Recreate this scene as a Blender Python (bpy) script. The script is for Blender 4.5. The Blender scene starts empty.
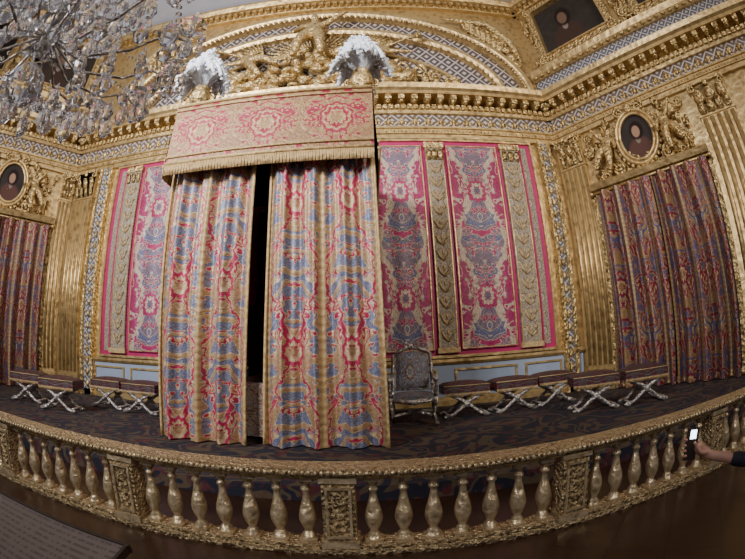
import bpy, math, random
from mathutils import Matrix, Vector
random.seed(7)
OZ=1.5   # eye height: geometry below is written relative to eye level
pi=math.pi
sc=bpy.context.scene
def lerp(a,b,t): return a+(b-a)*t
# ------------------------------------------------------------ materials
class NT:
    def __init__(s,name,rough=.5,metal=0.):
        s.mat=bpy.data.materials.new(name); s.mat.use_nodes=True
        s.nt=s.mat.node_tree; s.b=s.nt.nodes['Principled BSDF']
        s.b.inputs['Roughness'].default_value=rough; s.b.inputs['Metallic'].default_value=metal
    def link(s,a,b):
        if isinstance(a,(int,float)): b.default_value=a
        elif isinstance(a,(tuple,list)): b.default_value=tuple(a) if len(a)==4 or len(b.default_value)==3 else tuple(a)+(1,)
        else: s.nt.links.new(a,b)
    def m(s,op,*a,clamp=False):
        n=s.nt.nodes.new('ShaderNodeMath'); n.operation=op; n.use_clamp=clamp
        for i,x in enumerate(a): s.link(x,n.inputs[i])
        return n.outputs[0]
    def step(s,x,th,k=20): return s.m('MULTIPLY_ADD',s.m('SUBTRACT',x,th),k,.5,clamp=True)
    def mix(s,f,a,b,mode='MIX'):
        n=s.nt.nodes.new('ShaderNodeMix'); n.data_type='RGBA'; n.blend_type=mode
        s.link(f,n.inputs[0]); s.link(a,n.inputs[6]); s.link(b,n.inputs[7]); return n.outputs[2]
    def comb(s,x,y,z):
        n=s.nt.nodes.new('ShaderNodeCombineXYZ')
        for i,q in enumerate((x,y,z)): s.link(q,n.inputs[i])
        return n.outputs[0]
    def sep(s,v):
        n=s.nt.nodes.new('ShaderNodeSeparateXYZ'); s.link(v,n.inputs[0]); return n.outputs
    def uv(s):
        n=s.nt.nodes.new('ShaderNodeUVMap'); return s.sep(n.outputs[0])
    def obj(s): return s.nt.nodes.new('ShaderNodeTexCoord').outputs['Object']
    def noise(s,vec,scale,detail=3,dist=0):
        n=s.nt.nodes.new('ShaderNodeTexNoise'); s.link(vec,n.inputs['Vector'])
        n.inputs['Scale'].default_value=scale; n.inputs['Detail'].default_value=detail; n.inputs['Distortion'].default_value=dist
        return n.outputs[0]
    def voro(s,vec,scale):
        n=s.nt.nodes.new('ShaderNodeTexVoronoi'); s.link(vec,n.inputs['Vector']); n.inputs['Scale'].default_value=scale
        return n.outputs[0]
    def col(s,c): s.link(c,s.b.inputs['Base Color']); return s
    def bump(s,h,strength=.5,dist=.03):
        n=s.nt.nodes.new('ShaderNodeBump'); n.inputs['Strength'].default_value=strength; n.inputs['Distance'].default_value=dist
        s.link(h,n.inputs['Height']); s.nt.links.new(n.outputs[0],s.b.inputs['Normal'])

def simple(name,c,rough=.5,metal=0.,nz=.25,scale=8,bump=.1):
    t=NT(name,rough,metal); n=t.noise(t.obj(),scale,4)
    d=tuple(x*(1-nz) for x in c); l=tuple(min(1,x*(1+nz)) for x in c)
    t.col(t.mix(n,d,l)); t.bump(n,bump,.02); return t.mat

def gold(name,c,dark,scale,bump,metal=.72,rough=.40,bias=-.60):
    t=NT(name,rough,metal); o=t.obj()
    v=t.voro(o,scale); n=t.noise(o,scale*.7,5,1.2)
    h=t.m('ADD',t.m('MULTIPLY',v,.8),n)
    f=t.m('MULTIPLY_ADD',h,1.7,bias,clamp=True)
    t.col(t.mix(f,dark,c)); t.bump(h,bump,.06); return t.mat  # recess shading put into the colour: low relief mixes toward dark
G_PL=gold('gilding_plain',(.60,.43,.19),(.26,.16,.065),6,.22)
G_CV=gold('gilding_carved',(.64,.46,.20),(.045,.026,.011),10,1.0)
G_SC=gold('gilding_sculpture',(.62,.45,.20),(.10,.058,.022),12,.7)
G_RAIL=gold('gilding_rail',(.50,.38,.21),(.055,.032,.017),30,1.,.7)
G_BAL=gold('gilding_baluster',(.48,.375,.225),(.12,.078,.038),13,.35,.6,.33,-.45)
G_FR=gold('gold_fringe',(.50,.35,.16),(.22,.13,.05),12,.35,.2,.6,-.4)
G_SIL=gold('silver_gilt',(.50,.46,.42),(.09,.07,.06),16,.6,.6,.35)

def damask(name,pu,pv,ground,blue,crim,cream,stripe=.07,bright=1.,seed=0.,ogee=0,nscale=1.,crimth=.45,blueth=.0,medcrim=True,medr=.36,vein_f=.35,outcol=None,ow=(.25,.17),fr=1.):
    t=NT(name,.5,.18); U,V,_=t.uv()
    mul=lambda c: tuple(x*bright for x in c)
    ground,blue,crim,cream=map(mul,(ground,blue,crim,cream))
    px=t.m('PINGPONG',t.m('DIVIDE',U,pu),.5); s=t.m('SUBTRACT',.5,px)
    Vn=t.m('DIVIDE',V,pv); an=t.m('MULTIPLY',Vn,2*pi)
    cx=t.m('MULTIPLY',t.m('COSINE',an),.32*pv/pu); sx=t.m('MULTIPLY',t.m('SINE',an),.32*pv/pu)
    vec=t.comb(t.m('ADD',t.m('MULTIPLY',s,2.0),seed),cx,sx)
    n1=t.noise(vec,1.5*nscale,0,1.0); n2=t.noise(vec,2.1*nscale,1,1.6); n3=t.noise(vec,9*nscale,2,1.)
    dv=t.m('SUBTRACT',t.m('FRACT',Vn),.5)
    ex=t.m('MULTIPLY',s,2.3); ey=t.m('MULTIPLY',dv,pv/pu*1.8)
    e=t.m('SQRT',t.m('ADD',t.m('MULTIPLY',ex,ex),t.m('MULTIPLY',ey,ey)))
    a1=t.m('ADD',t.m('MULTIPLY',n1,24.*fr),t.m('MULTIPLY',e,6.)); a2=t.m('SUBTRACT',t.m('MULTIPLY',n2,20.*fr),t.m('MULTIPLY',e,7.))
    f1=t.m('SINE',a1); f2=t.m('SINE',a2)
    f3=t.m('SINE',t.m('MULTIPLY',n3,34.))
    vein=t.m('SINE',t.m('ADD',t.m('MULTIPLY',a1,4./fr),t.m('MULTIPLY',a2,5.)))
    c=t.mix(t.step(f1,blueth,8),ground,blue)
    c=t.mix(t.m('MULTIPLY',t.step(vein,.35,5),vein_f),c,cream)
    c=t.mix(t.m('SUBTRACT',1,t.step(t.m('ABSOLUTE',t.m('SUBTRACT',f1,blueth)),.15,12)),c,cream)
    if ogee:
        og0=t.m('ADD',t.m('SUBTRACT',s,t.m('MULTIPLY_ADD',t.m('COSINE',an),ow[1],ow[0])),t.m('MULTIPLY',t.m('SUBTRACT',n2,.5),.30))
        if outcol:
            oc=t.mix(t.step(f2,.25,8),outcol,cream); oc=t.mix(t.m('MULTIPLY',t.step(vein,.3,5),.3),oc,ground)
            c=t.mix(t.step(og0,0,60),c,oc)
    c=t.mix(t.step(f2,crimth,12),c,crim)
    c=t.mix(t.m('SUBTRACT',1,t.step(t.m('ABSOLUTE',t.m('SUBTRACT',f2,crimth)),.10,14)),c,cream)
    if ogee:
        og=t.m('ABSOLUTE',og0)
        c=t.mix(t.m('SUBTRACT',1,t.step(og,.042,50)),c,cream)
        if ogee==1: c=t.mix(t.m('SUBTRACT',1,t.step(og,.026,60)),c,crim)
    # medallion
    th=t.m('ARCTAN2',ey,ex); pet=t.m('COSINE',t.m('MULTIPLY',th,10.))
    r=t.m('ADD',e,t.m('MULTIPLY',pet,.03))
    inside=t.m('SUBTRACT',1,t.step(r,medr,40))
    rings=t.m('SINE',t.m('ADD',t.m('MULTIPLY',r,30.),t.m('MULTIPLY',n3,9.)))
    mc=t.mix(t.step(rings,.1,4),cream,crim if medcrim else blue)
    mc=t.mix(t.m('SUBTRACT',1,t.step(r,medr*.35,40)),mc,ground)
    c=t.mix(inside,c,mc)
    c=t.mix(t.m('SUBTRACT',1,t.step(t.m('ABSOLUTE',t.m('SUBTRACT',r,medr)),.035,50)),c,crim)
    c=t.mix(t.m('MULTIPLY',t.step(f3,.1,2),.40),c,(.02,.012,.012))
    if stripe>0:
        st=t.m('SUBTRACT',1,t.step(px,stripe,60))
        w=t.m('MULTIPLY_ADD',t.m('SINE',t.m('MULTIPLY',V,60.)),.25,.5)
        c=t.mix(st,c,t.mix(w,mul((.26,.16,.06)),mul((.52,.37,.18))))
    t.col(c); t.bump(t.m('ADD',n3,t.m('MULTIPLY',f1,.3)),.4,.02); return t.mat
D_BED=damask('brocade_bed',.84,2.0,(.43,.27,.14),(.15,.18,.30),(.46,.015,.09),(.66,.50,.30),.058,.95,3.1,1,.9,.82,.1,True,.36,.22,None,(.25,.17),.62)
D_PEL=damask('brocade_pelmet',1.05,1.24,(.38,.225,.095),(.32,.17,.075),(.36,.012,.045),(.54,.36,.17),0,.85,5.,0,1.2,.66,.2,True,.50,.2,None,(.25,.17),.7)
D_WALL=damask('brocade_wall',1.30,2.6,(.15,.10,.17),(.085,.095,.22),(.40,.012,.11),(.54,.43,.31),0,1.,8.3,2,.85,.78,.1,True,.38,.30,(.38,.008,.10),(.30,.15),.65)
D_COL=damask('brocade_column',.55,.8,(.42,.34,.22),(.26,.22,.18),(.20,.13,.08),(.62,.55,.40),0,1.,1.3,0,1.6,.5,.1,False)
D_POR=damask('brocade_portiere',1.0,2.3,(.33,.19,.085),(.07,.065,.17),(.24,.015,.04),(.52,.37,.18),.05,.85,6.1,1,.85,.62,.0,True,.36,.25,(.10,.07,.14),(.25,.17),.62)
CRIM=simple('crimson_silk',(.38,.010,.095),.5,0,.35,6)
def lattice(name,p,base,line):
    t=NT(name,.5,.3); U,V,_=t.uv()
    a=t.m('ABSOLUTE',t.m('SINE',t.m('MULTIPLY',t.m('ADD',U,V),pi/p)))
    b=t.m('ABSOLUTE',t.m('SINE',t.m('MULTIPLY',t.m('SUBTRACT',U,V),pi/p)))
    mn=t.m('MINIMUM',a,b); ln=t.m('SUBTRACT',1,t.step(mn,.26,8))
    ro=t.step(mn,.84,14); h=t.m('MAXIMUM',ln,ro)
    t.col(t.mix(h,base,line)); t.bump(h,.8,.05); return t.mat
LAT=lattice('lattice_mosaic',.42,(.10,.08,.09),(.56,.50,.43))
LATB=lattice('lattice_band',.30,(.13,.13,.18),(.56,.53,.47))
FRZ=lattice('frieze_relief',.36,(.16,.115,.08),(.56,.52,.52))
WHT=simple('painted_panel_white',(.28,.34,.44),.5,0,.12,5)
PLAS=simple('plaster_ceiling',(.58,.62,.74),.7,0,.06,2)
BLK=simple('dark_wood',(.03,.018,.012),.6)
FEA=simple('ostrich_feather',(.80,.84,.92),.9,0,.12,30,.6)
BEDC=damask('brocade_coverlet',.5,.6,(.34,.24,.15),(.24,.24,.28),(.24,.10,.07),(.60,.50,.36),0,1.,2.,0,1.2)
SEAT=damask('brocade_seat',.5,.5,(.06,.035,.03),(.05,.04,.06),(.09,.012,.02),(.14,.10,.075),0,.9,4.,0)
def wood():
    t=NT('parquet',.32); o=t.sep(t.obj())
    u=t.m('MULTIPLY',t.m('ADD',o[0],o[1]),1.6); v=t.m('MULTIPLY',t.m('SUBTRACT',o[0],o[1]),1.6)
    gl=t.m('MINIMUM',t.m('PINGPONG',u,.5),t.m('PINGPONG',v,.5))
    n=t.noise(t.comb(t.m('MULTIPLY',u,8),v,0),2,4)
    c=t.mix(n,(.012,.005,.003),(.045,.018,.009)); c=t.mix(t.m('MULTIPLY',t.m('SUBTRACT',1,t.step(gl,.02,60)),.7),c,(.008,.004,.003))
    t.col(c); t.bump(gl,.05,.01); return t.mat
WOOD=wood()
def carpet():
    t=NT('carpet_pile',.95); o=t.obj()
    n=t.noise(o,1.1,1,2.); f=t.m('SINE',t.m('MULTIPLY',n,30.)); n2=t.noise(o,5,3,1)
    c=t.mix(t.step(f,.3,6),(.005,.006,.016),(.062,.042,.024)); c=t.mix(t.step(n2,.60,12),c,(.06,.009,.012))
    t.col(c); t.bump(n2,.3,.02); return t.mat
CARP=carpet()
def canvas(name,bg,robe,face,cx,cz,sc_):
    t=NT(name,.7); U,V,_=t.uv(); t.b.inputs['Specular IOR Level'].default_value=.1
    def blob(x,z,rx,rz):
        a=t.m('DIVIDE',t.m('SUBTRACT',U,x),rx); b=t.m('DIVIDE',t.m('SUBTRACT',V,z),rz)
        return t.m('SUBTRACT',1,t.step(t.m('SQRT',t.m('ADD',t.m('MULTIPLY',a,a),t.m('MULTIPLY',b,b))),1,4))
    n=t.noise(t.comb(U,V,0),2,4,1)
    c=t.mix(n,bg,tuple(x*2.6 for x in bg))
    c=t.mix(blob(cx,cz-.42*sc_,.30*sc_,.30*sc_),c,robe)
    c=t.mix(blob(cx,cz-.17*sc_,.06*sc_,.10*sc_),c,(.22,.17,.14))
    c=t.mix(blob(cx+.02*sc_,cz+.04*sc_,.17*sc_,.22*sc_),c,(.02,.012,.01))
    c=t.mix(blob(cx,cz+.02*sc_,.10*sc_,.14*sc_),c,face)
    t.col(c); return t.mat
glass=NT('cut_crystal',.0); glass.col((1.,1.,1.)); glass.b.inputs['Transmission Weight'].default_value=.88
glass.b.inputs['IOR'].default_value=1.5; GLS=glass.mat
SKIN=simple('skin',(.42,.22,.15),.5,0,.1,20)
CLOTH=simple('dark_jacket',(.012,.012,.018),.8,0,.3,30)
HAIR=simple('hair',(.05,.03,.02),.6,0,.4,60)
emi=NT('phone_screen',.2); emi.col((.6,.75,1.)); emi.b.inputs['Emission Color'].default_value=(.75,.88,1,1); emi.b.inputs['Emission Strength'].default_value=6
SCR=emi.mat
def board():
    t=NT('sign_board',.5); U,V,_=t.uv(); o=t.sep(t.obj())
    ln=t.step(t.m('SINE',t.m('MULTIPLY',o[1],170.)),.2,4); n=t.noise(t.comb(t.m('MULTIPLY',o[0],60.),t.m('MULTIPLY',o[1],8.),0),1,3)
    msk=t.m('MULTIPLY',ln,t.step(n,.47,10))
    t.col(t.mix(t.m('MULTIPLY',msk,.6),(.13,.105,.095),(.035,.03,.028))); return t.mat
SIGN=board()
CREAM=simple('wax',(.8,.76,.66),.5)
# ------------------------------------------------------------ mesh builder
class MB:
    def __init__(s,*mats): s.v=[];s.f=[];s.mi=[];s.uv=[];s.sm=[];s.M=Matrix();s.mats=list(mats);s.cur=0
    def use(s,mat):
        if mat not in s.mats: s.mats.append(mat)
        s.cur=s.mats.index(mat); return s
    def add(s,vs,fs,uvs=None,smooth=False):
        b=len(s.v)
        for p in vs: s.v.append(s.M@Vector(p))
        for f in fs:
            s.f.append([b+i for i in f]); s.mi.append(s.cur); s.sm.append(smooth)
            s.uv+= [(uvs[i] if uvs else (vs[i][0],vs[i][2])) for i in f]
    def box(s,x0,x1,y0,y1,z0,z1,top=1.):
        mx,my=(x0+x1)/2,(y0+y1)/2
        q=lambda x,y:(mx+(x-mx)*top,my+(y-my)*top)
        vs=[(x0,y0,z0),(x1,y0,z0),(x1,y1,z0),(x0,y1,z0)]+[q(x,y)+(z1,) for x,y in((x0,y0),(x1,y0),(x1,y1),(x0,y1))]
        s.add(vs,[(0,3,2,1),(4,5,6,7),(0,1,5,4),(1,2,6,5),(2,3,7,6),(3,0,4,7)])
    def lathe(s,pr,c=(0,0,0),n=16,smooth=True,sq=None):
        vs=[];fs=[]
        for r,z in pr:
            for i in range(n):
                a=2*pi*i/n; vs.append((c[0]+r*math.cos(a),c[1]+r*math.sin(a),c[2]+z))
        for j in range(len(pr)-1):
            for i in range(n):
                k=(i+1)%n; fs.append((j*n+i,j*n+k,(j+1)*n+k,(j+1)*n+i))
        fs.append(tuple(range(n))[::-1]); fs.append(tuple((len(pr)-1)*n+i for i in range(n)))
        s.add(vs,fs,None,smooth)
    def tube(s,path,rad,n=8,smooth=True,flat=1.):
        path=[Vector(p) for p in path]; m=len(path)
        if not isinstance(rad,(list,tuple)): rad=[rad]*m
        vs=[];fs=[];up=Vector((0.13,.21,.97))
        for i,p in enumerate(path):
            d=(path[min(i+1,m-1)]-path[max(i-1,0)])
            if d.length<1e-9:d=Vector((0,0,1))
            d.normalize(); a=d.cross(up)
            if a.length<.1: a=d.cross(Vector((1,0,0)))
            a.normalize(); b=d.cross(a)
            for k in range(n):
                t=2*pi*k/n; q=p+a*math.cos(t)*rad[i]+b*math.sin(t)*rad[i]*flat; vs.append(tuple(q))
        for j in range(m-1):
            for i in range(n):
                k=(i+1)%n; fs.append((j*n+i,j*n+k,(j+1)*n+k,(j+1)*n+i))
        fs.append(tuple(range(n))[::-1]); fs.append(tuple((m-1)*n+i for i in range(n)))
        s.add(vs,fs,None,smooth)
    def ell(s,c,r,n=8,rot=None):
        if not isinstance(r,(tuple,list)): r=(r,r,r)
        vs=[];fs=[];h=max(4,n//2+1)
        R=rot if rot else Matrix.Identity(3)
        for j in range(h+1):
            a=pi*j/h
            for i in range(n):
                b=2*pi*i/n; p=R@Vector((r[0]*math.sin(a)*math.cos(b),r[1]*math.sin(a)*math.sin(b),r[2]*math.cos(a)))
                vs.append((c[0]+p.x,c[1]+p.y,c[2]+p.z))
        for j in range(h):
            for i in range(n):
                k=(i+1)%n; fs.append((j*n+i,(j+1)*n+i,(j+1)*n+k,j*n+k))
        s.add(vs,fs,None,True)
    def mould(s,pr,x0,x1):   # pr: closed list of (out,z) ; out = distance into the room
        n=len(pr); vs=[(x0,-a,b) for a,b in pr]+[(x1,-a,b) for a,b in pr]
        fs=[(i,(i+1)%n,n+(i+1)%n,n+i) for i in range(n)]+[tuple(range(n))[::-1],tuple(range(n,2*n))]
        s.add(vs,fs)
    def frame(s,x0,x1,z0,z1,w,d,y=0):
        s.box(x0-w,x1+w,y-d,y,z1,z1+w); s.box(x0-w,x1+w,y-d,y,z0-w,z0); s.box(x0-w,x0,y-d,y,z0,z1); s.box(x1,x1+w,y-d,y,z0,z1)
    def cloth(s,nx,nz,fn):
        vs=[];uv=[];fs=[]
        for j in range(nz+1):
            for i in range(nx+1):
                p,q=fn(i/nx,j/nz); vs.append(p); uv.append(q)
        for j in range(nz):
            for i in range(nx):
                a=j*(nx+1)+i; fs.append((a,a+1,a+nx+2,a+nx+1))
        s.add(vs,fs,uv,True)
    def obj(s,name,place=None,parent=None):
        me=bpy.data.meshes.new(name)
        me.from_pydata([tuple(p) for p in s.v],[],s.f)
        for m in s.mats: me.materials.append(m)
        me.polygons.foreach_set('material_index',s.mi); me.polygons.foreach_set('use_smooth',s.sm)
        l=me.uv_layers.new(name='UVMap'); l.data.foreach_set('uv',[c for q in s.uv for c in q])
        me.update(); ob=bpy.data.objects.new(name,me); sc.collection.objects.link(ob)
        if parent: ob.parent=parent
        else: ob.matrix_world=Matrix.Translation((0,0,OZ))@(place if place else Matrix())
        return ob
def empty(name,loc=(0,0,0)):
    e=bpy.data.objects.new(name,None); sc.collection.objects.link(e); e.location=Vector(loc)+Vector((0,0,OZ)); return e
def skinfig(name,vs,es,mat,parent,M=Matrix(),sub=2,root=0):
    me=bpy.data.meshes.new(name); me.from_pydata([tuple(M@Vector(v[:3])) for v in vs],es,[])
    ob=bpy.data.objects.new(name,me); sc.collection.objects.link(ob); ob.parent=parent
    me.materials.append(mat)
    md=ob.modifiers.new('skin','SKIN'); md.use_smooth_shade=True; md.branch_smoothing=.3
    k=M.to_scale()[0]
    for i,v in enumerate(vs):
        sv=me.skin_vertices[0].data[i]; r=v[3]*k; sv.radius=(r,r); sv.use_root=(i==root)
    ss=ob.modifiers.new('sub','SUBSURF'); ss.levels=sub; ss.render_levels=sub
    return ob
# ------------------------------------------------------------ frames of the walls
def frameM(o,xd,yd):
    return Matrix(((xd[0],yd[0],0,o[0]),(xd[1],yd[1],0,o[1]),(0,0,1,0),(0,0,0,1)))
MBK=frameM((0,9),(1,0),(0,1))
MRT=frameM((5.3,9),(.539,-.842),(.842,.539))
MLT=frameM((-9.2,9),(.6,.8),(-.8,.6))
FL=-1.15; F0=-1.5; CE=11.3
# ------------------------------------------------------------ shell
b=MB(WOOD); b.box(-15,13,-6,4.0,F0-.2,F0); b.obj('floor')
b=MB(CARP); b.box(-14,12,4.0,9.6,F0-.2,FL-.175); b.box(-14,12,4.3,9.6,FL-.175,FL); b.obj('floor_alcove_dais')
b=MB(PLAS); b.box(-16,13,-6,10,CE,CE+.2); b.obj('ceiling')
b=MB(G_PL); b.box(-9.4,5.5,0,.25,F0,CE); b.obj('wall_back',MBK)
b=MB(G_PL); b.box(0,10.5,0,.25,F0,CE); b.obj('wall_right',MRT)
b=MB(G_PL); b.box(-11,0,0,.25,F0,CE); b.obj('wall_left',MLT)

def leaf(mb,x,y,z,w,h,out):
    pts=[(x,y,z),(x,y-out*.4,z+h*.5),(x,y-out*.9,z+h*.9),(x,y-out*1.3,z+h*.8)]
    mb.tube(pts,[w*.5,w*.55,w*.4,w*.12],6,flat=.5)
def volute(mb,x,y,z,r,sgn,th=.03,turns=1.6):
    pts=[];n=14
    for i in range(n+1):
        a=i/n*turns*2*pi; rr=r*(1-i/n*.85); pts.append((x+sgn*rr*math.sin(a),y,z+rr*math.cos(a)))
    mb.tube(pts,[th*(1-.5*i/n) for i in range(n+1)],6)
def capital(mb,x0,x1,z0,z1,y):
    w=x1-x0;h=z1-z0
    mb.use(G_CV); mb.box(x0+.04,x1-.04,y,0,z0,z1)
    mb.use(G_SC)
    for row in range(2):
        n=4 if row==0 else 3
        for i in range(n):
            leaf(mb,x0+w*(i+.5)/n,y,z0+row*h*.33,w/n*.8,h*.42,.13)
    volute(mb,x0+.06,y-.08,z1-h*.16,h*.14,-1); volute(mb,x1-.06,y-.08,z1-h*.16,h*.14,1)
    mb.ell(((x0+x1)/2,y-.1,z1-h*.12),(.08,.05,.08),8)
    mb.box(x0-.05,x1+.05,y-.1,0,z1-h*.07,z1)
def pilaster(mb,x0,x1,z0,z1,y=-.14,n=5):
    mb.use(G_PL); mb.box(x0,x1,y,0,z0,z1)
    mb.box(x0-.06,x1+.06,y-.08,0,z0,z0+.35); mb.box(x0-.03,x1+.03,y-.05,0,z0+.35,z0+.5)
    hc=.85; w=x1-x0
    for i in range(n):
        x=x0+w*(i+.5)/n
        mb.tube([(x,y,z0+.6),(x,y,z1-hc-.1)],w/n*.34,8)
    mb.box(x0-.03,x1+.03,y-.04,0,z1-hc-.05,z1-hc)
    capital(mb,x0,x1,z1-hc,z1,y)
def entab(mb,x0,x1):
    mb.use(G_PL); mb.mould([(0,5.38),(.12,5.38),(.12,5.5),(.16,5.52),(.16,5.64),(.2,5.66),(.2,5.72),(0,5.72)],x0,x1)
    mb.use(FRZ); mb.mould([(0,5.72),(.12,5.72),(.12,6.12),(0,6.12)],x0,x1)
    mb.use(G_PL); mb.mould([(0,6.12),(.22,6.12),(.26,6.2),(.26,6.34),(0,6.34)],x0,x1)
    mb.mould([(0,6.56),(.55,6.56),(.55,6.66),(.62,6.72),(.66,6.86),(0,6.86)],x0,x1)
    mb.use(G_SC); L=x1-x0; n=int(L/.16)
    for i in range(n):
        x=x0+L*(i+.5)/n; mb.box(x-.05,x+.05,-.34,0,6.2,6.33)
    n=int(L/.34)
    for i in range(n):
        x=x0+L*(i+.5)/n
        mb.box(x-.08,x+.08,-.5,0,6.42,6.57); mb.ell((x,-.36,6.42),(.075,.12,.07),6)
        mb.ell((x,-.13,5.92),(.06,.05,.13),6); mb.ell((x+.09,-.13,5.86),(.04,.04,.08),6); mb.ell((x-.09,-.13,5.86),(.04,.04,.08),6)
    n=int(L/.1)
    for i in range(n): mb.ell((x0+L*(i+.5)/n,-.16,5.58),.035,5)
b=MB(G_PL); b.M=MBK; entab(b,-9.2,5.3); b.obj('trim_1')
b=MB(G_PL); b.M=MRT; entab(b,0,9); b.obj('trim_2')
b=MB(G_PL); b.M=MLT; entab(b,-9.5,0); b.obj('trim_3')
# upper cornice
def cornice(mb,x0,x1):
    mb.use(G_PL); mb.mould([(0,10.75),(.15,10.75),(.2,10.9),(.42,10.95),(.5,11.1),(.5,11.2),(0,11.3)],x0,x1)
    mb.use(G_SC); n=int((x1-x0)/.22)
    for i in range(n): x=x0+(i+.5)*(x1-x0)/n; mb.box(x-.06,x+.06,-.36,0,10.8,10.92)
b=MB(G_PL)
b.M=MBK; cornice(b,-9.2,5.3); b.M=MRT; cornice(b,0,9); b.M=MLT; cornice(b,-9.5,0); b.obj('trim_4')
# dado
def dado(mb,x0,x1,ps):
    mb.use(WHT); mb.box(x0,x1,-.05,0,FL,-.2)
    mb.use(G_PL); mb.mould([(0,-.22),(.08,-.22),(.14,-.16),(.14,-.1),(0,-.08)],x0,x1)
    mb.mould([(0,FL),(.12,FL),(.12,FL+.16),(.07,FL+.2),(0,FL+.2)],x0,x1)
    for a,c in ps: mb.frame(a,c,FL+.32,-.36,.045,.04,-.05)
b=MB(WHT); b.M=MBK; dado(b,-8.05,5.2,[(-6.1,-4.9),(-4.4,-3.2),(.3,1.4),(1.9,3.3),(3.6,4.5),(-7.4,-6.4)]); b.obj('baseboard_back')
# silk hangings on the back wall
ZB,ZT=-.06,5.36
b=MB(CRIM); b.M=MBK; b.box(-7.25,4.45,-.05,0,ZB,ZT)
b.use(G_PL); b.frame(-7.2,4.4,ZB+.05,ZT-.05,.06,.11)
b.use(D_COL)
for x0 in (-7.09,4.12): b.box(x0,x0+.16,-.058,-.05,ZB+.15,ZT-.15)
b.obj('crimson_silk_hanging')
def hanging(x0,x1):
    m=MB(D_WALL); m.M=MBK
    xc=(x0+x1)/2; k=1.3/(x1-x0)
    m.cloth(20,24,lambda s,t:((lerp(x0,x1,s),-.1-.008*math.sin(s*17),lerp(ZT-.2,ZB+.18,t)),(k*(lerp(x0,x1,s)-xc)+.65,lerp(ZT-.2,ZB+.18,t))))
    m.use(CRIM); m.frame(x0,x1,ZB+.18,ZT-.2,.02,.05,-.06); m.use(G_PL); m.frame(x0+.02,x1-.02,ZB+.2,ZT-.22,.022,.065,-.06)
    m.obj('damask_panel')
for a,c in ((.22,1.40),(2.05,3.38),(-4.2,-2.98),(-6.18,-4.85),(-2.6,-.2)): hanging(a,c)
b=MB(D_COL); b.M=MBK
for a,c in ((1.50,1.95),(3.5,4.02),(-6.82,-6.3),(-4.73,-4.33)):
    b.use(D_COL); b.box(a,c,-.13,-.05,ZB+.1,ZT-.12)
    b.use(G_PL); b.frame(a+.03,c-.03,ZB+.12,ZT-.15,.02,.15,-.0)
    b.use(G_FR); b.box(a-.03,c+.03,-.17,-.05,ZB+.1,ZB+.22)
    for k in range(12):
        z=ZB+.35+k*.37
        for sg in (1,-1): b.tube([((a+c)/2,-.13,z),((a+c)/2+sg*.08,-.15,z+.1),((a+c)/2+sg*.14,-.14,z+.22),((a+c)/2+sg*.08,-.13,z+.27)],[.02,.035,.03,.008],6)
        b.ell(((a+c)/2,-.135,z+.2),(.035,.03,.07),6)
    b.use(G_SC)
    for k in range(3): leaf(b,a+(c-a)*(k+.5)/3,-.14,ZT-.62,.13,.3,.08)
    b.box(a-.03,c+.03,-.17,-.05,ZT-.28,ZT-.12)
b.obj('trim_10')
# carved strips + corner pilasters
b=MB(G_PL); b.M=MBK
for a,c in ((4.62,5.0),(-7.95,-7.45)):
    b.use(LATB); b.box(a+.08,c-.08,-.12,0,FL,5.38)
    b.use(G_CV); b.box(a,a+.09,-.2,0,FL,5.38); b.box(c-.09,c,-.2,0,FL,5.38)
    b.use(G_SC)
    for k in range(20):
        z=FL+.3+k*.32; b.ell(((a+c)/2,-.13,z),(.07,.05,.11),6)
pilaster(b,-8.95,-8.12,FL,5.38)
b.obj('trim_5')
b=MB(G_PL); b.M=MRT
pilaster(b,.12,.86,FL,5.38); pilaster(b,4.42,5.45,FL,5.38); pilaster(b,6.6,7.6,FL,5.38); b.obj('trim_6')
b=MB(G_PL); b.M=MLT
pilaster(b,-.5,-.1,FL,5.38,n=3); pilaster(b,-5.4,-4.35,FL,5.38); b.obj('trim_7')
# side walls upper zone
def upper(mb,x0,x1,frames):
    mb.use(LATB); mb.box(x0,x1,-.1,0,6.86,7.65)
    mb.use(G_PL); mb.mould([(0,7.6),(.2,7.6),(.3,7.72),(.36,7.9),(0,7.95)],x0,x1)
    mb.use(G_SC)
    for i in range(int((x1-x0)/.25)): mb.ell((x0+.12+i*.25,-.27,7.66),(.08,.06,.06),6)
b=MB(LATB); b.M=MRT; upper(b,0,9,0); b.M=MLT; upper(b,-9.5,0,0); b.obj('trim_8')
# carved relief panels on the side-wall attic and around the portraits
def relief(mb,x0,x1,z0,z1,n,seed,y=-.05,sz=.2):
    r=random.Random(seed); mb.use(G_SC)
    for k in range(n):
        x=r.uniform(x0,x1); z=r.uniform(z0,z1); q=r.random()
        if q<.45: volute(mb,x,y-.05,z,sz*r.uniform(.6,1.1),r.choice((1,-1)),sz*.2)
        else: leaf(mb,x,y,z,sz*.6,sz*r.uniform(.9,1.7),sz*.5)
b=MB(G_SC); b.M=MRT
relief(b,.2,.5,8.1,10.5,12,1); relief(b,3.35,4.0,8.1,10.5,26,2,sz=.26); relief(b,1.0,4.1,3.95,4.25,22,3,sz=.16); relief(b,1.0,1.5,4.3,5.2,9,4,sz=.16); relief(b,3.6,4.1,4.3,5.2,9,5,sz=.16)
b.M=MLT
relief(b,-.5,-.2,8.1,10.5,12,6); relief(b,-4.0,-3.4,8.1,10.5,26,7,sz=.26); relief(b,-4.0,-.7,3.95,4.25,22,8,sz=.16); relief(b,-1.3,-.75,4.3,5.2,9,9,sz=.16); relief(b,-4.0,-3.4,4.3,5.2,9,10,sz=.16)
b.obj('trim_13')
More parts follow.
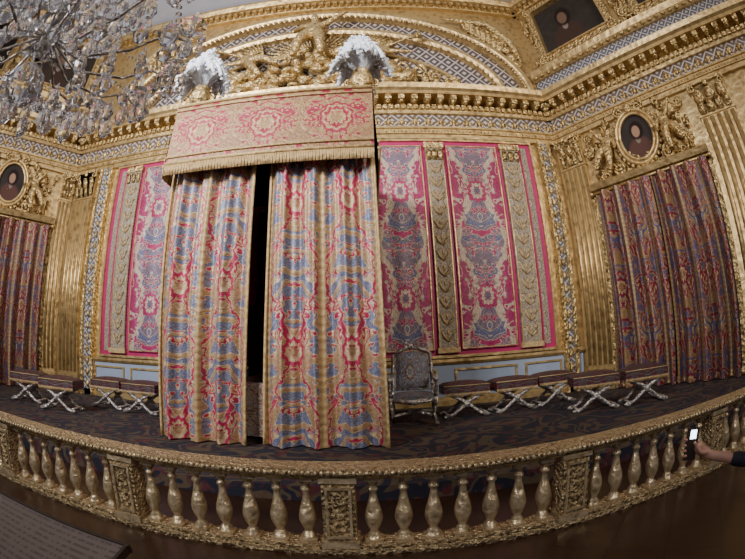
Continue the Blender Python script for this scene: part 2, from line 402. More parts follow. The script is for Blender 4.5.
def painting(M,x0,x1,z0,z1):
    m=MB(G_CV); m.frame(x0,x1,z0,z1,.22,.22,-.02); m.use(G_PL); m.frame(x0+.03,x1-.03,z0+.03,z1-.03,.05,.28,-.02)
    m.use(canvas('canvas_dark',(.02,.016,.013),(.05,.03,.022),(.14,.09,.06),(x0+x1)/2-.2,(z0+z1)/2+.2,1.8)); m.box(x0,x1,-.08,-.02,z0,z1)
    m.use(G_SC)
    for sx,xx in ((-1,x0-.1),(1,x1+.1)):
        for zz in (z0-.1,z1+.1): volute(m,xx,-.25,zz,.2,sx,.05)
    m.obj('framed_painting',M)
painting(MRT,.75,3.1,8.25,10.3); painting(MRT,4.3,6.6,8.25,10.3); painting(MLT,-3.1,-.75,8.25,10.3); painting(MLT,-6.6,-4.3,8.25,10.3)
# ------------------------------------------------------------ arch over bed
CX=-1.4; ZS=6.86
def arch(mb,a,h,pr,y0=0,n=64):
    vs=[];fs=[];m=len(pr)
    for i in range(n+1):
        t=pi*i/n; x=CX+a*math.cos(t); z=ZS+h*math.sin(t)
        nx,nz=math.cos(t)/a,math.sin(t)/h; l=math.hypot(nx,nz); nx/=l;nz/=l
        for p,o in pr: vs.append((x+nx*p,y0-o,z+nz*p))
    for i in range(n):
        for k in range(m): q=(k+1)%m; fs.append((i*m+k,i*m+q,(i+1)*m+q,(i+1)*m+k))
    mb.add(vs,fs)
b=MB(LAT); b.M=MBK
vs=[(CX,-.06,ZS)];n=64
for i in range(n+1): t=pi*i/n; vs.append((CX+6.2*math.cos(t),-.06,ZS+3.3*math.sin(t)))
b.add(vs,[(0,i+1,i+2) for i in range(n)])
b.use(G_PL)
arch(b,6.2,3.35,[(-.12,0),(-.12,.3),(0,.38),(.12,.38),(.16,.26),(.26,.22),(.26,0)])
arch(b,5.35,2.55,[(-.1,0),(-.1,.26),(0,.32),(.1,.32),(.16,.2),(.16,0)])
arch(b,4.2,1.75,[(-.05,0),(-.05,.16),(.05,.16),(.05,0)])
b.use(G_SC)
for i in range(110):
    t=pi*(i+.5)/110; b.ell((CX+6.07*math.cos(t),-.36,ZS+3.22*math.sin(t)),(.07,.06,.05),5)
for i in range(46):
    t=pi*(i+.5)/46; b.ell((CX+5.2*math.cos(t),-.3,ZS+2.42*math.sin(t)),(.06,.05,.05),5)
b.obj('trim_9')
# spandrel reliefs
b=MB(G_SC); b.M=MBK
for sg in (1,-1):
    cx=CX+sg*5.35
    for k in range(7):
        a=k*.5; volute(b,cx+sg*(k*.14-.5),-.15,9.9-k*.12+.15*math.sin(k*2),.28-.02*k,sg if k%2 else -sg,.07)
        leaf(b,cx+sg*(k*.15-.6),-.1,9.6-k*.15,.2,.5,.2)
    b.tube([(cx-sg*1.4,-.2,10.1),(cx,-.3,9.9),(cx+sg*.7,-.2,9.2),(cx+sg*.9,-.15,8.4)],[.05,.12,.14,.06],8)
    for k in range(5): b.ell((cx+sg*(.3+k*.1),-.2,9.4-k*.3),(.22,.12,.16),8)
b.obj('gilded_spandrel_relief')
# ------------------------------------------------------------ gilded sculpture
def figure_verts(pose=0):
    vs=[(0,0,0,.24),(0,-.02,.25,.19),(0,0,.5,.22),(0,0,.68,.1),(0,-.02,.78,.09),(0,-.03,.92,.13),(0,-.02,1.03,.07),
        (.24,0,.6,.1),(.5,-.1,.72,.075),(.78,-.12,.95,.05),(.86,-.12,1.02,.05),
        (-.24,0,.6,.1),(-.42,-.12,.35,.075),(-.5,-.3,.1,.05),
        (.18,-.28,-.02,.19),(.22,-.42,-.45,.13),(.26,-.4,-.85,.09),(.27,-.55,-.9,.06),
        (-.2,-.28,-.02,.19),(-.32,-.4,-.42,.13),(-.4,-.35,-.82,.09),(-.42,-.5,-.87,.06)]
    es=[(0,1),(1,2),(2,3),(3,4),(4,5),(5,6),(2,7),(7,8),(8,9),(9,10),(2,11),(11,12),(12,13),(0,14),(14,15),(15,16),(16,17),(0,18),(18,19),(19,20),(20,21)]
    return vs,es
def wing(mb,x,y,z,sg,L):
    for k in range(9):
        a=lerp(.1,1.35,k/8); l=L*(1-.35*abs(k/8-.55))
        dx=sg*math.cos(a)*l; dz=math.sin(a)*l
        mb.tube([(x,y,z),(x+dx*.5,y-.05,z+dz*.5+.08),(x+dx,y,z+dz)],[.05,.09,.02],6,flat=.4)
grp=empty('gilded_allegory_sculpture')
T=lambda x,y,z,s,rot=0,ry=0: Matrix.Translation((x,y,z))@Matrix.Rotation(rot,4,'Y')@Matrix.Scale(s,4)
V,E=figure_verts()
skinfig('seated_figure',V,E,G_SC,grp,T(CX,8.45,8.75,1.15))
Vm=[(-v[0],)+v[1:] for v in V]
skinfig('winged_figure_1',V,E,G_SC,grp,T(CX+1.7,8.55,8.0,.85,.75))
skinfig('winged_figure_2',Vm,E,G_SC,grp,T(CX-1.7,8.55,8.0,.85,-.75))
b=MB(G_SC)
wing(b,CX+1.5,8.75,8.3,1,1.2); wing(b,CX-1.5,8.75,8.3,-1,1.2)
for k in range(26):
    a=pi*(k+.5)/26; L=1.75 if k%2 else 1.45
    b.tube([(CX,8.85,8.4),(CX+math.cos(a)*L*1.25,8.85,8.4+math.sin(a)*L)],[.09,.015],5,flat=.4)
rnd=random.Random(3)
for k in range(110):  # clouds and drapery piled beneath the figures
    x=rnd.uniform(-2.7,2.7); zmax=8.6-abs(x)*.42; z=rnd.uniform(6.95,max(7.1,zmax))
    b.ell((CX+x,8.75-rnd.uniform(0,.25),z),(rnd.uniform(.18,.34),.2,rnd.uniform(.08,.17)),8,Matrix.Rotation(rnd.uniform(-.6,.6),3,'Y'))
for sg in (1,-1):
    b.tube([(CX+sg*2.1,8.5,8.4),(CX+sg*2.7,8.45,8.7),(CX+sg*3.1,8.4,8.85)],[.03,.035,.12],8)   # trumpets
    for k in range(4): volute(b,CX+sg*(2.5+k*.45),8.7,7.75-k*.18,.3-.04*k,sg*(1 if k%2 else -1),.07)
    for k in range(7): leaf(b,CX+sg*(2.2+k*.3),8.75,7.05+.1*math.sin(k),.2,.55-.05*k,.15)
b.obj('clouds_rays_and_drapery',parent=grp)
# ------------------------------------------------------------ portieres and oval portraits
def portiere(M,x0,x1):
    m=MB(D_POR); m.M=M; zt=3.55; xm=(x0+x1)/2
    for (a,c,f) in ((x0,xm-.02,4),(xm+.02,x1,4)):
        def fn(s,t,a=a,c=c,f=f):
            x=lerp(a,c,s); am=.09+.09*t
            y=-.29+am*math.sin(2*pi*f*s+.7*math.sin(3*t+a))+.03*math.sin(29*s+t)
            return (x,y,lerp(zt,FL+.02,t)),(s*2.4,lerp(zt,FL,t))
        m.cloth(110,24,fn)
    m.use(G_PL); m.tube([(x0-.1,-.22,zt+.02),(x1+.1,-.22,zt+.02)],.04,8)
    m.ell((x0-.12,-.22,zt+.02),.07); m.ell((x1+.12,-.22,zt+.02),.07)
    m.obj('portiere_curtain')
def doorframe(M,x0,x1,name):
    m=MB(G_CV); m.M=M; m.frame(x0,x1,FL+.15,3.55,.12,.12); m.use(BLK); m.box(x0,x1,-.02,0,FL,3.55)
    m.use(G_PL); m.mould([(0,3.64),(.28,3.64),(.34,3.78),(.2,3.86),(0,3.9)],x0-.1,x1+.1); m.obj(name)
def portrait(M,xc,name_m):
    root=empty('oval_portrait')
    m=MB(G_PL); m.M=M; zc=4.66; rx,rz=.46,.60
    n=40
    cv=canvas(name_m,(.022,.018,.016),(.10,.05,.04),(.34,.21,.14),xc,zc+.12,1.15); m.use(cv)
    m.add([(xc,-.12,zc)]+[(xc+rx*math.cos(2*pi*i/n),-.12,zc+rz*math.sin(2*pi*i/n)) for i in range(n)],[(0,i+1,(i+1)%n+1) for i in range(n)])
    m.use(G_PL)
    for g,r in ((.03,.05),(.13,.06)):
        m.tube([(xc+(rx+g)*math.cos(2*pi*i/n),-.16,zc+(rz+g)*math.sin(2*pi*i/n)) for i in range(n+1)],r,8)
    m.use(G_SC)
    for i in range(30):
        a=2*pi*i/30; m.ell((xc+(rx+.2)*math.cos(a),-.14,zc+(rz+.2)*math.sin(a)),(.07,.05,.07),6)
    for sg in (1,-1):
        volute(m,xc+sg*.3,-.18,zc+rz+.18,.16,sg,.05); volute(m,xc+sg*.75,-.15,zc-rz-.05,.2,-sg,.06); volute(m,xc+sg*1.15,-.15,zc-rz-.12,.15,sg,.05)
        for k in range(5): leaf(m,xc+sg*(.7+k*.17),-.08,3.9,.15,.34-.04*k,.12)
        for k in range(6): leaf(m,xc+sg*(.75+.1*k),-.08,5.25-.12*k,.12,.3,.1)
    m.ell((xc,-.2,zc+rz+.2),(.13,.08,.16))
    m.obj('frame_and_canvas',parent=root)
    V,E=figure_verts()
    for sg in (1,-1):
        VV=[(sg*v[0],)+(v[1],v[2],v[3]*1.25) for v in V]
        skinfig('putto_%d'%(1 if sg>0 else 2),VV,E,G_SC,root,M@T(xc+sg*.95,-.22,4.5,.6,-sg*.35))
        w=MB(G_SC); w.M=M; wing(w,xc+sg*.98,-.12,4.8,sg,.48); w.obj('putto_wing_%d'%(1 if sg>0 else 2),parent=root)
doorframe(MRT,.98,4.2,'trim_11'); portiere(MRT,1.0,4.18); portrait(MRT,2.55,'canvas_oval_a')
doorframe(MLT,-4.15,-.62,'trim_12'); portiere(MLT,-4.1,-.66); portrait(MLT,-2.35,'canvas_oval_b')
# ------------------------------------------------------------ bed
bed=empty('canopy_bed')
BY=5.0; X0,X1=-2.95,.13
c=MB(D_BED)
def lc(s,t):
    xl=lerp(X0+.03,X0-.05,t); xr=lerp(-1.57,-1.62+.05*math.sin(t*4),t)
    x=lerp(xl,xr,s); y=BY+.03+(.05+.055*t)*math.sin(2*pi*3.5*s+.9*math.sin(2.2*t))+.025*math.sin(2*pi*9*s+t)
    z=lerp(3.7,FL+.02,t); return (x,y,z),(s*1.68,z)
def rc(s,t):
    xl=-1.36+.05*math.sin(t*3.3)-.06*t; xr=lerp(X1-.03,X1+.05,t)
    x=lerp(xl,xr,s); y=BY+.03+(.05+.055*t)*math.sin(2*pi*3.5*s+1+.9*math.sin(2.2*t+1))+.025*math.sin(2*pi*11*s-t)
    z=lerp(3.7,FL+.02,t); return (x,y,z),(s*1.72-.02,z+.9)
c.cloth(120,40,lc); c.cloth(120,40,rc)
for xx in (X0+.02,X1-.03):
    c.cloth(100,20,lambda s,t:((xx+.05*math.sin(2*pi*14*s),lerp(BY+.1,8.75,s),lerp(3.7,FL+.02,t)),(s*5.2,lerp(3.7,FL,t))))
c.use(G_FR)
for fn in (lambda t:lc(1,t)[0],lambda t:rc(0,t)[0],lambda t:rc(1,t)[0],lambda t:lc(0,t)[0]): c.tube([fn(i/30) for i in range(31)],.02,6)
c.obj('bed_curtains',parent=bed)
c=MB(D_PEL)
PT,PB=3.90,2.80
def side(p0,p1,u0,du,out):
    def fn(s,t):
        p=[lerp(p0[i],p1[i],s) for i in (0,1)]
        o=.05*t
        return (p[0]+out[0]*o,p[1]+out[1]*o,lerp(PT,PB,t)),(u0+du*s,lerp(.62,-.62,t)+.62)
    c.use(D_PEL); c.cloth(40,8,fn)
    L=math.hypot(p1[0]-p0[0],p1[1]-p0[1])
    for (t,w,mat) in ((0,.06,G_FR),(.09,.03,G_FR),(1,.06,G_FR),(.9,.03,G_FR)):
        z=lerp(PT,PB,t); o=.05*t+.015
        a=(p0[0]+out[0]*o,p0[1]+out[1]*o,z); e=(p1[0]+out[0]*o,p1[1]+out[1]*o,z)
        c.use(mat); c.tube([a,e],w*.5,6)
    # fringe
    c.use(G_FR); n=int(L/.024)
    for i in range(n):
        s=(i+.5)/n; x=lerp(p0[0],p1[0],s)+out[0]*.06; y=lerp(p0[1],p1[1],s)+out[1]*.06
        c.tube([(x,y,PB),(x+.004*math.sin(i*3),y,PB-.19)],[.014,.012],5)
Y0=BY-.13
side((X0-.05,Y0),(X1+.0,Y0),0,3.15,(0,-1)); side((X1+.0,Y0),(X1+.0,8.8),0,3.8,(1,0)); side((X0-.05,8.8),(X0-.05,Y0),0,3.8,(-1,0))
c.obj('pelmet_with_fringe',parent=bed)
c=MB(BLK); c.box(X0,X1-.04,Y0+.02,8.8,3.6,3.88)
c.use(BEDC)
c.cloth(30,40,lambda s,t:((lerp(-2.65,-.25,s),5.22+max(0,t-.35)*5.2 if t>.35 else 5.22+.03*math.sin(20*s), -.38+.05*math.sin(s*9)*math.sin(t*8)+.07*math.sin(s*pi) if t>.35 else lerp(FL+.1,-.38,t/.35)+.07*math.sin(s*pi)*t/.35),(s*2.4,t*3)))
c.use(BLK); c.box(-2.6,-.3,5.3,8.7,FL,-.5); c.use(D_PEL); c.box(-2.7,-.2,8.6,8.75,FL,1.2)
c.tube([(X0+.1,BY+.2,FL),(X0+.1,BY+.2,3.7)],.06); c.tube([(X1-.15,BY+.2,FL),(X1-.15,BY+.2,3.7)],.06)
c.obj('bed_frame_and_coverlet',parent=bed)
def plume(x,y):
    m=MB(G_SC)
    m.lathe([(.03,0),(.13,.02),(.13,.06),(.05,.1),(.05,.14),(.16,.22),(.2,.34),(.17,.44),(.1,.5),(.15,.54),(.12,.58)],(x,y,3.9),16)
    for sg in (1,-1): volute(m,x+sg*.2,y,4.22,.08,sg,.02)
    m.use(FEA); r=random.Random(int(x*10)+5)
    for k in range(60):
        az=r.uniform(0,2*pi); sp=r.uniform(.05,1.)**.8; h=lerp(.95,.42,sp)*r.uniform(.9,1.1); R=.54*sp
        pts=[];rad=[]
        for i in range(9):
            t=i/8; rr=R*t; zz=h*math.sin(min(1,t*1.25)*pi/2)-(.45*max(0,t-.55)**1.3*2)*(.4+sp)
            pts.append((x+rr*math.cos(az+.3*t),y+rr*math.sin(az+.3*t),4.45+zz)); rad.append(.03+.075*math.sin(pi*min(1,t*.9+.08))*(1+.3*math.sin(i*3.1)))
        m.tube(pts,rad,7,flat=.6)
        for i in range(3,9):
            p=pts[i]
            for q in range(3):
                a=r.uniform(0,2*pi); d=rad[i]*.9
                m.ell((p[0]+d*math.cos(a),p[1]+d*math.sin(a),p[2]+r.uniform(-.06,.05)),(.035,.035,.025),5)
    m.obj('ostrich_plume_finial',parent=bed)
plume(-2.78,5.15); plume(-.02,5.15)
# ------------------------------------------------------------ seats
def stool(x,y,rot=0,w=.84,d=.56,h=.62):
    m=MB(SEAT); m.M=Matrix.Translation((x,y,FL))@Matrix.Rotation(rot,4,'Z')
    m.cloth(16,10,lambda s,t:((lerp(-w/2,w/2,s),lerp(-d/2,d/2,t),h-.02+.07*(max(0,math.sin(pi*s)*math.sin(pi*t)))**.4),(s*w,t*d)))
    m.box(-w/2,w/2,-d/2,d/2,h-.17,h-.02)
    m.use(G_FR)
    for yy in (-d/2-.005,d/2+.005):
        m.tube([(-w/2,yy,h-.03),(w/2,yy,h-.03)],.008,6)
        for i in range(36): xx=lerp(-w/2,w/2,(i+.5)/36); m.tube([(xx,yy,h-.16),(xx,yy,h-.22)],.008,4)
    m.use(G_SIL)
    for yy in (-d/2+.05,d/2-.05):
        for sg in (1,-1):
            m.tube([(-sg*w*.44,yy,.03),(-sg*w*.3,yy,.07),(-sg*w*.12,yy,.19),(sg*w*.12,yy,.33),(sg*w*.36,yy,.43),(sg*w*.43,yy,h-.15)],[.05,.03,.035,.035,.03,.045],8)
            m.ell((-sg*w*.45,yy,.035),(.06,.04,.035),8)
        m.ell((0,yy-.01,.26),(.07,.05,.07),10)
    for sg in (1,-1): m.tube([(sg*w*.42,-d/2+.05,.07),(sg*w*.42,d/2-.05,.07)],.022,6); m.tube([(sg*w*.42,-d/2+.05,h-.17),(sg*w*.42,d/2-.05,h-.17)],.022,6)
    m.obj('folding_stool')
for x,y,r in ((1.66,7.25,0),(2.62,7.3,.05),(3.58,7.5,.0),(3.70,6.05,-.3),(4.62,5.75,-.35),(-4.5,7.05,0),(-5.5,7.2,0),(-5.85,5.85,.3),(-7.1,6.0,.35)): stool(x,y,r)
def armchair(x,y):
    m=MB(SEAT); m.M=Matrix.Translation((x,y,FL))@Matrix.Rotation(-.1,4,'Z')
    w,d=.72,.62
    BL=damask('silver_blue_brocade',.62,.55,(.20,.23,.32),(.09,.11,.18),(.16,.10,.07),(.44,.41,.38),0,1.,2.5,0,1.4)
    m.use(BL)
    m.cloth(14,14,lambda s,t:((lerp(-w/2+.04,w/2-.04,s),lerp(-d/2,d/2,t),.5+.06*(max(0,math.sin(pi*s)*math.sin(pi*t)))**.4),(s*w,t*d)))
    m.box(-w/2+.03,w/2-.03,-d/2,d/2,.42,.51)
    m.cloth(14,16,lambda s,t:((lerp(-w/2+.07,w/2-.07,s),d/2-.05+.14*(1-t)-.06*(max(0,math.sin(pi*s)*math.sin(pi*t)))**.4,lerp(1.2,.58,t)+.05*math.sin(pi*s)*(1-t)),(s*w,(1-t)*.6)))
    m.use(G_SIL)
    m.tube([(-w/2,d/2,.0),(-w/2,d/2-.02,.5),(-w/2+.03,d/2+.09,1.2),(-w/2+.12,d/2+.1,1.26),(0,d/2+.1,1.34),(w/2-.12,d/2+.1,1.26),(w/2-.03,d/2+.09,1.2),(w/2,d/2-.02,.5),(w/2,d/2,0)],[.035]*4+[.055]+[.035]*4,8)
    volute(m,.08,d/2+.06,1.36,.06,1,.02); volute(m,-.08,d/2+.06,1.36,.06,-1,.02)
    m.tube([(-w/2+.05,d/2-.03,.58),(w/2-.05,d/2-.03,.58)],.025)
    for sg in (1,-1):
        m.tube([(sg*w/2,-d/2,.48),(sg*(w/2+.01),-d/2,.4),(sg*(w/2-.03),-d/2+.02,.2),(sg*(w/2+.03),-d/2-.03,.02)],[.05,.045,.03,.035],8)
        m.tube([(sg*w/2,-d/2+.1,.48),(sg*(w/2+.03),-d/2+.1,.65),(sg*(w/2+.02),-d/2+.02,.78),(sg*w/2,0,.78),(sg*(w/2-.01),d/2+.02,.84)],[.03,.03,.045,.032,.03],8)
        m.ell((sg*(w/2+.02),-d/2,.77),(.045,.05,.045))
        m.tube([(sg*w/2,-d/2,.16),(0,0,.22),(-sg*w/2,d/2,.16)],[.025,.035,.025],8)
    for yy in (-d/2-.01,): m.tube([(-w/2,yy,.44),(0,yy-.02,.40),(w/2,yy,.44)],[.03,.05,.03],8)
    m.obj('armchair')
armchair(.68,6.85)
# ------------------------------------------------------------ balustrade
m=MB(G_RAIL); YB=2.88; XA,XZ=-6.2,6.2
prof=lambda z0,z1,hw,ch:[(-hw,z0),(hw,z0),(hw+ch,z0+(z1-z0)*.35),(hw+ch,z1-(z1-z0)*.25),(hw,z1),(-hw,z1),(-hw-ch,z1-(z1-z0)*.25),(-hw-ch,z0+(z1-z0)*.35)]
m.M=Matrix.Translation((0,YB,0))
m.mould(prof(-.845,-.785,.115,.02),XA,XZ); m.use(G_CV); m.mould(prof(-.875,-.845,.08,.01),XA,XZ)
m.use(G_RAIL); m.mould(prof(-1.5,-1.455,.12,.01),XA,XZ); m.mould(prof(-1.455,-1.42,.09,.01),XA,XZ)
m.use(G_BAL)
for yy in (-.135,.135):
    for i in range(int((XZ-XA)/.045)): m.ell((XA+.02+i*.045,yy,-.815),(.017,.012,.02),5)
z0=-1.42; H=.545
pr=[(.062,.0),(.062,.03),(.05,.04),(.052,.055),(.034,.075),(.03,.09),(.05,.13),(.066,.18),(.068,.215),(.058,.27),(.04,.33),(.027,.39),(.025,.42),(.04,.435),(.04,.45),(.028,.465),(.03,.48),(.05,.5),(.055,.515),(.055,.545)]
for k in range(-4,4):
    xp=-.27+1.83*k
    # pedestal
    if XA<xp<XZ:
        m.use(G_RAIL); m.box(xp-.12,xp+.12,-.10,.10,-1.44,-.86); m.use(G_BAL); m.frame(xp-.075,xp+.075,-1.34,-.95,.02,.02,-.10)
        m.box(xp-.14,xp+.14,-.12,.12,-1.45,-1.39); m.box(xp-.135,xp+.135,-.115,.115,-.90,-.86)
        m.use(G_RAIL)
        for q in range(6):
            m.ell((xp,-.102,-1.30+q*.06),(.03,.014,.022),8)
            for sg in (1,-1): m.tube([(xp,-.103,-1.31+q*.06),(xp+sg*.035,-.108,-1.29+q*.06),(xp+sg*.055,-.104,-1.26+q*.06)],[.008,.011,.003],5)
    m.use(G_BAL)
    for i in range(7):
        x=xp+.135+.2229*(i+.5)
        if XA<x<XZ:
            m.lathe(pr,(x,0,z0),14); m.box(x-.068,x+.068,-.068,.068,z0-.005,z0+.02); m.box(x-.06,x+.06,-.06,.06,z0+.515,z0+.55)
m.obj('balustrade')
# ------------------------------------------------------------ chandelier
m=MB(G_SIL); cx,cy=-1.80,1.05; r=random.Random(11); DZ=-.10
def drop(x,y,z,w,h):
    m.lathe([(.003,0),(w*.55,h*.12),(w,h*.36),(w*.75,h*.58),(w*.25,h*.85),(.003,h)],(x,y,z-h),8,False)
def oct_(x,y,z,s): m.lathe([(.001,-s),(s,0),(.001,s)],(x,y,z),6,False)
m.tube([(cx,cy,1.5),(cx,cy,CE)],.02,8)
m.use(GLS)
m.lathe([(.02,0),(.09,.05),(.05,.12),(.06,.25),(.12,.32),(.05,.42),(.035,.6),(.09,.7),(.1,.78),(.04,.9),(.03,1.3),(.12,1.36),(.04,1.45)],(cx,cy,1.5),14,False)
m.lathe([(.01,-.13),(.07,-.11),(.115,-.06),(.13,0),(.115,.06),(.07,.11),(.01,.13)],(cx,cy,1.32),12,False); drop(cx,cy,1.19,.035,.1)
for tier,(R,z,n) in enumerate(((.93,1.78+DZ,14),(.55,2.2+DZ,8))):
    for i in range(n):
        a=2*pi*i/n+.1*tier; ca,sa=math.cos(a),math.sin(a)
        P=lambda q,zz:(cx+q*ca,cy+q*sa,zz)
        m.use(G_SIL); m.tube([P(.05,z-.02),P(R*.3,z-.18),P(R*.65,z-.12),P(R*.85,z+.02),P(R,z-.02),P(R,z+.08)],.009,6)
        m.use(GLS); m.lathe([(.02,0),(.07,.03),(.09,.055),(.02,.045)],P(R,z+.06),10,False)
        m.use(CREAM); m.tube([P(R,z+.1),P(R,z+.24)],.012,8)
        m.use(GLS)
        drop(*P(R,z+.02),.052,.18)
        for q in range(6):
            b2=2*pi*q/6; x,y,zz=P(R,z+.04); drop(x+.09*math.cos(b2),y+.09*math.sin(b2),zz,.026,.12)
        for q in (.35,.55,.75,.88):
            drop(*P(R*q,z-.15+.1*q),.042*r.uniform(.8,1.3),.16*r.uniform(.8,1.25))
        a2=2*pi*(i+1)/n+.1*tier   # swags of beads
        for q in range(13):
            t=q/12; x=cx+R*lerp(ca,math.cos(a2),t); y=cy+R*lerp(sa,math.sin(a2),t); oct_(x,y,z+.03-.13*math.sin(pi*t),.02)
        for q in range(16):
            t=q/15; rr=lerp(R*.95,.06,t); oct_(*P(rr,lerp(z+.06,z+.62,t)-.22*math.sin(pi*t)),.02)
        am=a+pi/n; drop(cx+R*.93*math.cos(am),cy+R*.93*math.sin(am),z-.03,.06,.23)
        drop(cx+R*.75*math.cos(am),cy+R*.75*math.sin(am),z-.03,.05,.18)
        drop(cx+R*.52*math.cos(am),cy+R*.52*math.sin(am),z-.05,.052,.19)
m.obj('crystal_chandelier')
# ------------------------------------------------------------ information lectern
m=MB(SIGN); m.M=Matrix.Translation((-1.66,.98,-.80))@Matrix.Rotation(.22,4,'X')
m.box(-.72,.72,-.28,.2,-.012,.012); m.use(BLK)
m.box(-.74,.74,.2,.215,-.02,.02); m.box(.72,.735,-.28,.2,-.02,.02); m.box(-.735,-.72,-.28,.2,-.02,.02)
m.M=Matrix.Translation((-1.66,.98,0)); m.tube([(-.4,0,F0),(-.4,0,-.83)],.025); m.tube([(.4,0,F0),(.4,0,-.83)],.025)
m.box(-.55,-.25,-.2,.2,F0,F0+.02); m.box(.25,.55,-.2,.2,F0,F0+.02)
m.obj('information_lectern')
# ------------------------------------------------------------ visitor holding a phone
man=empty('visitor_with_phone')
PX,PY=1.92,.93
vs=[(PX,PY,-.72,.15),(PX,PY,-.52,.13),(PX,PY,-.32,.15),(PX,PY,-.2,.07),(PX,PY+.01,-.12,.055),
    (PX-.15,PY+.02,-.26,.07),(1.735,1.0,-.45,.05),(1.67,1.10,-.655,.042),(1.62,1.15,-.64,.04),(1.57,1.20,-.625,.036),
    (PX+.16,PY,-.26,.07),(PX+.22,PY-.02,-.5,.048),(PX+.2,PY+.1,-.72,.038),
    (PX-.09,PY,-.82,.1),(PX-.1,PY+.01,-1.1,.07),(PX-.1,PY,-1.42,.045),(PX-.1,PY+.14,-1.465,.035),
    (PX+.09,PY,-.82,.1),(PX+.1,PY+.01,-1.1,.07),(PX+.1,PY,-1.42,.045),(PX+.1,PY+.14,-1.465,.035)]
es=[(0,1),(1,2),(2,3),(3,4),(2,5),(5,6),(6,7),(7,8),(8,9),(2,10),(10,11),(11,12),(0,13),(13,14),(14,15),(15,16),(0,17),(17,18),(18,19),(19,20)]
skinfig('clothed_body',vs,es,CLOTH,man)
h=[(PX,PY+.01,-.14,.05),(PX,PY+.015,-.03,.085),(PX,PY+.02,.06,.088),(PX,PY+.01,.11,.05)]
skinfig('head_and_neck',h,[(0,1),(1,2),(2,3)],SKIN,man)
# far hand, relaxed beside the body
fh=[(PX+.2,PY+.1,-.70,.03),(PX+.2,PY+.13,-.77,.03),(PX+.2,PY+.15,-.81,.022)]
skinfig('resting_palm',fh,[(0,1),(1,2)],SKIN,man)
for i in range(4):
    o=-.027+.018*i
    skinfig('resting_finger_%d'%(i+1),[(PX+.2+o,PY+.145,-.80,.010),(PX+.2+o,PY+.165,-.84,.009),(PX+.2+o,PY+.16,-.875-.004*(i%3),.008)],[(0,1),(1,2)],SKIN,man)
skinfig('resting_thumb',[(PX+.18,PY+.13,-.76,.012),(PX+.15,PY+.16,-.79,.010),(PX+.145,PY+.175,-.82,.009)],[(0,1),(1,2)],SKIN,man)
m=MB(HAIR); m.ell((PX,PY-.012,.045),(.094,.105,.10),14); m.use(SKIN); m.ell((PX,PY+.112,.0),(.014,.02,.022)); m.ell((PX-.086,PY+.02,.01),(.012,.02,.03)); m.ell((PX+.086,PY+.02,.01),(.012,.02,.03))
m.use(CREAM); m.ell((PX-.032,PY+.094,.028),(.014,.01,.009)); m.ell((PX+.032,PY+.094,.028),(.014,.01,.009)); m.use(CRIM); m.ell((PX,PY+.098,-.04),(.026,.01,.008)); m.obj('hair_and_face',parent=man)
# holding hand: forearm -> palm -> fingers round the phone
W=Vector((1.505,1.27,-.602)); Pm=Vector((1.452,1.325,-.565))
palm=[(1.60,1.17,-.635,.03),(1.55,1.225,-.615,.028),(W.x,W.y,W.z,.026),(Pm.x+.02,Pm.y-.012,Pm.z-.01,.032),(Pm.x,Pm.y,Pm.z+.012,.034),(Pm.x-.01,Pm.y+.004,Pm.z+.035,.026)]
skinfig('palm',palm,[(0,1),(1,2),(2,3),(3,4),(4,5)],SKIN,man)
ph=Vector((1.408,1.335,-.53))
for i in range(4):
    zz=-.595+.026*i; L=(.8,.95,1.,.92)[i]
    f=[(Pm.x+.0,Pm.y+.012,zz+.012,.012),(Pm.x-.012,Pm.y+.034,zz+.012,.0105),(ph.x-.015*L,ph.y+.03,zz+.014,.0095),(ph.x-.043*L,ph.y+.016,zz+.016,.0088),(ph.x-.048*L,ph.y-.008,zz+.018,.0078)]
    skinfig('finger_%d'%(i+1),f,[(0,1),(1,2),(2,3),(3,4)],SKIN,man)
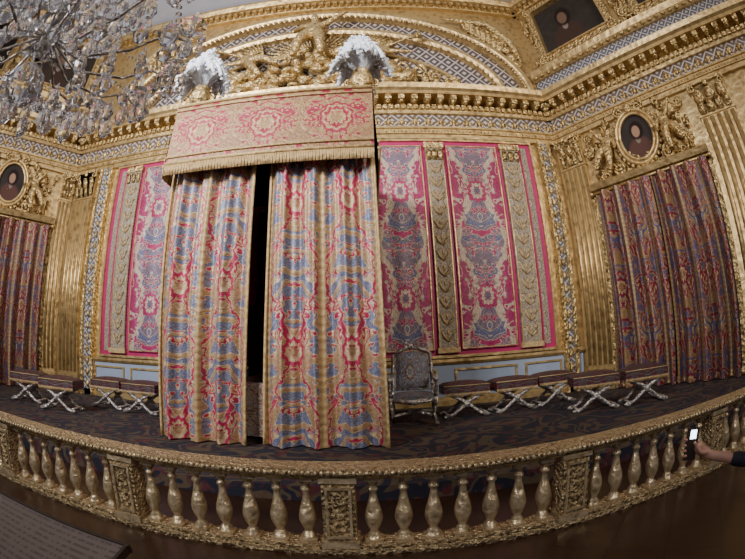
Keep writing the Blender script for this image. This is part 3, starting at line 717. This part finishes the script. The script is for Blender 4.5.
f=[(W.x-.02,W.y+.005,W.z+.02,.015),(Pm.x-.01,Pm.y-.035,-.575,.0125),(ph.x+.015,ph.y-.028,-.545,.0105),(ph.x-.002,ph.y-.022,-.515,.009)]
skinfig('thumb',f,[(0,1),(1,2),(2,3)],SKIN,man)
m=MB(BLK); m.M=Matrix.Translation(ph)@Matrix.Rotation(-.25,4,'Z')@Matrix.Rotation(.12,4,'Y')
m.box(-.035,.035,-.005,.005,-.075,.075); m.use(SCR); m.box(-.018,.018,-.0065,-.005,.026,.068); m.obj('mobile_phone',parent=man)
# ------------------------------------------------------------ light
w=bpy.data.worlds.new('world'); sc.world=w; w.use_nodes=True
bg=w.node_tree.nodes['Background']; bg.inputs[0].default_value=(.66,.68,.84,1); bg.inputs[1].default_value=.24
def area(name,loc,tgt,size,power,col,spread=pi):
    l=bpy.data.lights.new(name,'AREA'); l.energy=power; l.size=size; l.color=col; l.spread=spread
    o=bpy.data.objects.new(name,l); sc.collection.objects.link(o); o.location=Vector(loc)+Vector((0,0,OZ))
    o.rotation_euler=(Vector(tgt)-Vector(loc)).to_track_quat('-Z','Y').to_euler()
area('rear_area_light_1',(-6,-3.5,6),(-2.5,9,5.5),3,1200,(.95,.92,.93),1.9)  # added area lamp at the open rear, standing in for window daylight
area('rear_area_light_2',(6,-3.5,7),(0,9,5),3,400,(1.,.88,.74),2.2)  # added warm area lamp at right rear; no window is built there
# ------------------------------------------------------------ camera (wide-angle action camera lens)
cd=bpy.data.cameras.new('camera'); cam=bpy.data.objects.new('camera',cd); sc.collection.objects.link(cam)
Mc=Matrix.Rotation(-.009,4,'Z')@Matrix.Rotation(pi/2+.1951,4,'X')@Matrix.Rotation(-.0336,4,'Z')
cam.matrix_world=Matrix.Translation((0,0,OZ))@Mc
cd.type='PANO'; cd.sensor_fit='HORIZONTAL'; cd.sensor_width=10.5*745/404.5; cd.clip_end=200; cd.clip_start=.05
try:
    cd.cycles.panorama_type='FISHEYE_EQUISOLID'; cd.cycles.fisheye_lens=10.5; cd.cycles.fisheye_fov=pi
except Exception as ex: print('cycles cam',ex)
sc.camera=cam
